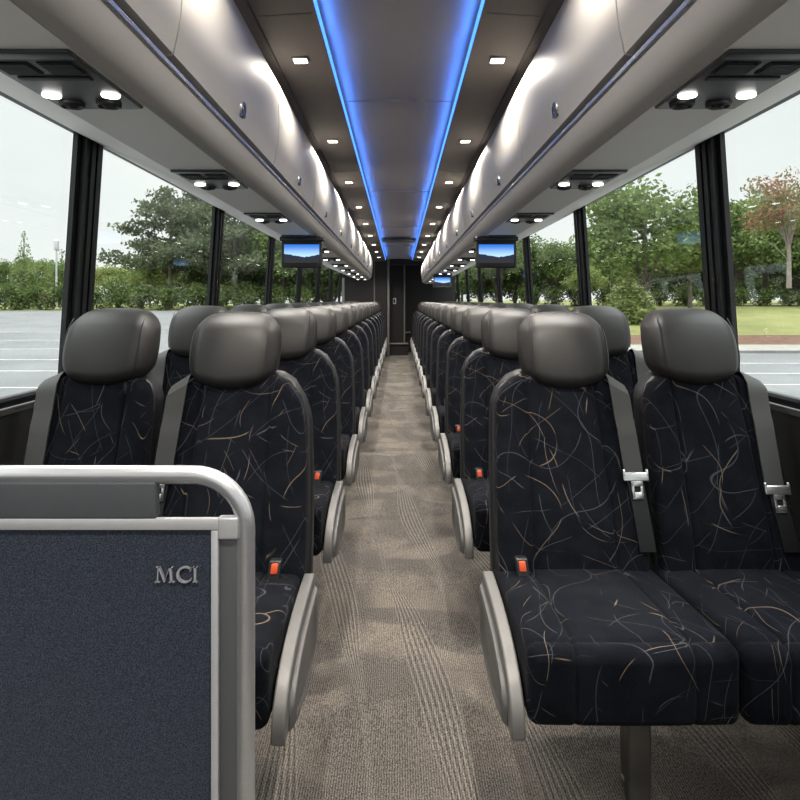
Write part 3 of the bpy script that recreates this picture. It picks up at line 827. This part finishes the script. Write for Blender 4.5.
def make_cone(name, label, seed, H, R, leafm, n=4200):
    rng = random.Random(seed); root = thing(name, label, 'tree', (0,0,0), None); blobs = []
    for i in range(15):
        t = .08+.9*i/14; L = R*(1-t)**.85+.12
        kk = 6 if t < .7 else 3
        for j in range(kk):
            a = j/kk*6.28+rng.random(); w = L*.5+.15
            blobs.append((math.cos(a)*L*.6, math.sin(a)*L*.6, H*t+rng.gauss(0,.12), w, w, w*.62+.12))
    trunk(H*.95, .018*H, rng).build('trunk', M['bark'], root)
    leaves(blobs, n, .30, rng, .1, .35).build('foliage', leafm, root, smooth=False, flip=False)
    return root
def make_round(name, label, seed, H, R, leafm, base=.28, n=5200, size=.30, bark='bark', loose=.3, nb=26):
    rng = random.Random(seed); root = thing(name, label, 'tree', (0,0,0), None); blobs = []; br = []
    for i in range(nb):
        d = Vector((rng.gauss(0,1), rng.gauss(0,1), rng.gauss(0,1))).normalized(); q = .35+.5*rng.random()
        zc = H*(base+(1-base)*.52); zr = H*(1-base)*.46
        c = Vector((d.x*R*q, d.y*R*q, zc+d.z*zr*q)); w = R*(.26+.20*rng.random())
        blobs.append((c.x, c.y, c.z, w, w, w*.85))
        if i % 2 == 0: br.append((H*base*(.7+.5*rng.random()), c.x, c.y, max(.3, c.z-H*base), .035*H/8))
    trunk(H*.72, .020*H, rng, br).build('trunk', M[bark], root)
    leaves(blobs, n, size, rng, 0, loose).build('foliage', leafm, root, smooth=False, flip=False)
    return root
def make_bush(name, label, seed, H, R, leafm, n=1300):
    rng = random.Random(seed); root = thing(name, label, 'bush', (0,0,0), None); blobs = []
    for i in range(12):
        a = rng.random()*6.28; q = rng.random()*.6
        blobs.append((math.cos(a)*R*q, math.sin(a)*R*q, H*(.2+.6*rng.random()), R*.5, R*.5, H*.26))
    m = MB()
    for j in range(4): 
        a = j*1.6; m.tube([(0,0,0),(math.cos(a)*R*.3, math.sin(a)*R*.3, H*.7)], [.06,.02], 6)
    m.build('trunk', M['bark'], root)
    leaves(blobs, n, .26, rng, 0, .4).build('foliage', leafm, root, smooth=False, flip=False)
    return root
def at(px, y): return (px-399)/600*y
def H_for(px_y, y, base): return EYE+(304-px_y)*y/600-base
protos = {}
def plant(kind, px, y, top, label, side, group, wide=1.0, rot=None):
    base = gz(LV if side < 0 else RL, y)-.05
    x = at(px, y); H = H_for(top, y, base)
    spec = {'pine': (make_pine, 12, 5.6, 'leafpine', 'pine_tree'), 'cone': (make_cone, 9, 2.6, 'leafgreen', 'conifer_tree'), 'round': (make_round, 9, 3.6, 'leafgreen', 'deciduous_tree'),
            'dark': (make_round, 9, 3.6, 'leafdark', 'deciduous_tree'), 'light': (make_round, 8, 3.4, 'leaflight', 'deciduous_tree'), 'red': (make_round, 10, 3.6, 'leafred', 'young_tree'),
            'hedge': (make_bush, 2.8, 1.7, 'leafhedge', 'hedge_bush'), 'firlow': (make_cone, 5, 2.0, 'leaflight', 'conifer_tree')}[kind]
    if kind not in protos:
        if kind == 'red': r = make_round(spec[4], label, 31, spec[1], spec[2], M['leafred'], .30, 3000, .26, 'barkpale', .2, 34)
        elif kind == 'round': r = make_round(spec[4], label, 11, spec[1], spec[2], M['leafgreen'], .22, 6000, .30, 'bark', .25, 40)
        elif kind == 'dark': r = make_round(spec[4], label, 23, spec[1], 4.2, M['leafdark'], .03, 7000, .34, 'bark', .2, 48)
        else: r = spec[0](spec[4], label, hash(kind) % 1 + len(kind)*7+3, spec[1], spec[2], M[spec[3]])
        protos[kind] = r; r.location = (x, y, base); r['group'] = group
    else:
        r = dup(protos[kind], (x, y, base), label, group)
    sc = H/spec[1]; r.scale = (sc*wide, sc*wide, sc); r.rotation_euler.z = rot if rot is not None else (px*1.7+y) % 6.28
    return r
G1, G2, G3, G4 = 'trees beyond the left lot', 'hedge bushes along the left lot', 'trees beyond the right lawn', 'shrubs along the right lawn'
lt = [('pine',170,70,190,1.0),('pine',203,76,186,.85),('cone',24,68,232,.75),('round',45,80,256,1.2),('round',5,82,258,1.2),('cone',62,84,250,1.2),('light',112,78,262,1.2),
      ('dark',138,84,262,1.3),('light',150,74,258,1.1),('round',188,80,255,1.2),('pine',236,66,200,1.0),('dark',222,80,235,1.3),('pine',262,70,212,.9),
      ('dark',250,72,240,1.2),('round',283,66,222,1.1),('dark',300,74,216,1.2),('pine',318,70,205,1.0),('dark',332,68,225,1.2),('round',347,74,232,1.0),('light',84,86,262,1.3),('dark',175,92,268,1.9),('dark',205,94,266,1.9),('dark',236,90,262,1.9),('dark',268,92,258,1.9),('dark',298,90,256,1.9),('dark',326,92,256,1.9)]
KW = {'pine':'tall open pine','cone':'pointed conifer','round':'rounded green tree','dark':'dark green tree','light':'yellow-green tree','red':'reddish young tree','firlow':'small light fir','hedge':'bush'}
cnt = {}
for kd, px, y, top, w in sorted(lt, key=lambda q: q[1]):
    cnt[kd] = cnt.get(kd, 0)+1
    plant(kd, px, y, top, '%s beyond the left parking lot, %s of its kind from the left' % (KW[kd], ORD[cnt[kd]-1]), -1, G1, w)
for i, px in enumerate([-12,14,40,66,92,117,142,168,194,220,246,272,298]):
    plant('hedge', px, 63.5, 279+(i*37 % 5), 'clipped hedge bush at the edge of the left lot, %s from the left' % ORD[i], -1, G2, 1.15)
cnt = {}
rt = [('red',789,36.2,158,.95),('round',645,46,174,1.12),('light',690,58,214,1.15),('round',735,64,196,1.1),('light',765,66,190,1.2),('dark',800,66,200,1.2),('round',610,62,232,1.1),
      ('dark',575,64,240,1.2),('round',552,62,238,1.0),('light',535,68,246,1.0),('dark',515,66,232,1.2),('round',498,62,226,1.1),('dark',480,66,228,1.1),('round',462,70,236,1.0),('dark',660,70,238,1.4),
      ('dark',705,72,230,1.4),('firlow',628,44,268,1.3),('light',590,58,262,1.2),('round',825,60,205,1.1),('dark',455,86,254,1.8),('dark',497,88,258,1.8),('dark',536,86,262,1.8),('dark',618,88,262,1.8),('dark',684,86,258,1.8),('dark',745,84,256,1.8),('dark',785,86,252,1.8)]
for kd, px, y, top, w in sorted(rt, key=lambda q: q[1]):
    cnt[kd] = cnt.get(kd, 0)+1
    plant(kd, px, y, top, '%s beyond the right lawn, %s of its kind from the left' % (KW[kd], ORD[cnt[kd]-1]), 1, G3, w)
for i, px in enumerate([530,556,582,608,634,660,686,712,738,764,790,816]):
    plant('hedge', px, 61, 283+(i*31 % 6), 'low dark shrub at the back of the right lawn, %s from the left' % ORD[i], 1, G4, 1.2)
# lamp post over the left hedge
x = at(56.5, 72); zb = gz(LV, 72); zt = EYE+(304-241)*72/600
root = thing('lamp_post', 'thin pale lamp post standing behind the left hedge', 'lamp post', (x, 72, zb))
m = MB(); m.tube([(0,0,0),(0,0,zt-zb-.8)], [.13,.09], 10); m.build('pole', M['alu'], root)
m = MB(); m.rbox(-.26,.26,-.2,.2, zt-zb-1.1, zt-zb+.1, .1, (1,1,1), 2); m.build('lamp_head', M['alu'], root)

# ------------------------------------------------------------------ sky
w = bpy.data.worlds.new('overcast'); bpy.context.scene.world = w; w.use_nodes = True
nt = w.node_tree; bg = nt.nodes['Background']
tc = nt.nodes.new('ShaderNodeTexCoord'); mp = nt.nodes.new('ShaderNodeMapping'); mp.inputs['Scale'].default_value = (1,1,2.5)
nz = nt.nodes.new('ShaderNodeTexNoise'); nz.inputs['Scale'].default_value = 2.2; nz.inputs['Detail'].default_value = 4
rp = nt.nodes.new('ShaderNodeValToRGB'); rp.color_ramp.elements[0].position = .3; rp.color_ramp.elements[1].position = .7
rp.color_ramp.elements[0].color = (.83,.86,.875,1); rp.color_ramp.elements[1].color = (.97,.98,.98,1)
nt.links.new(tc.outputs['Generated'], mp.inputs[0]); nt.links.new(mp.outputs[0], nz.inputs[0]); nt.links.new(nz.outputs['Fac'], rp.inputs[0]); nt.links.new(rp.outputs[0], bg.inputs[0])
# overcast sky: brighter overhead than at the horizon
sp = nt.nodes.new('ShaderNodeSeparateXYZ'); nt.links.new(tc.outputs['Generated'], sp.inputs[0])
mr = nt.nodes.new('ShaderNodeMapRange'); mr.interpolation_type = 'SMOOTHSTEP'; nt.links.new(sp.outputs[2], mr.inputs[0])
for i, q in zip((1,2,3,4), (.38,.95,.92,6.4)): mr.inputs[i].default_value = q
nt.links.new(mr.outputs[0], bg.inputs[1])

# ------------------------------------------------------------------ camera and view
cam = bpy.data.cameras.new('camera'); co = bpy.data.objects.new('camera', cam); C.objects.link(co)
co.location = (0, 0, EYE); co.rotation_euler = (math.pi/2, 0, 0)
cam.sensor_width = 36; cam.lens = 27; cam.shift_x = 1/800; cam.shift_y = -96/800; cam.clip_start = .05; cam.clip_end = 500
sc = bpy.context.scene; sc.camera = co
sc.view_settings.view_transform = 'Standard'; sc.view_settings.look = 'None'; sc.view_settings.gamma = 1; sc.view_settings.exposure = .46
sc.view_settings.use_curve_mapping = False
sc.cycles.use_denoising = True; sc.cycles.max_bounces = 8; sc.cycles.transparent_max_bounces = 24; sc.cycles.sample_clamp_indirect = 4
sc.cycles.caustics_reflective = False
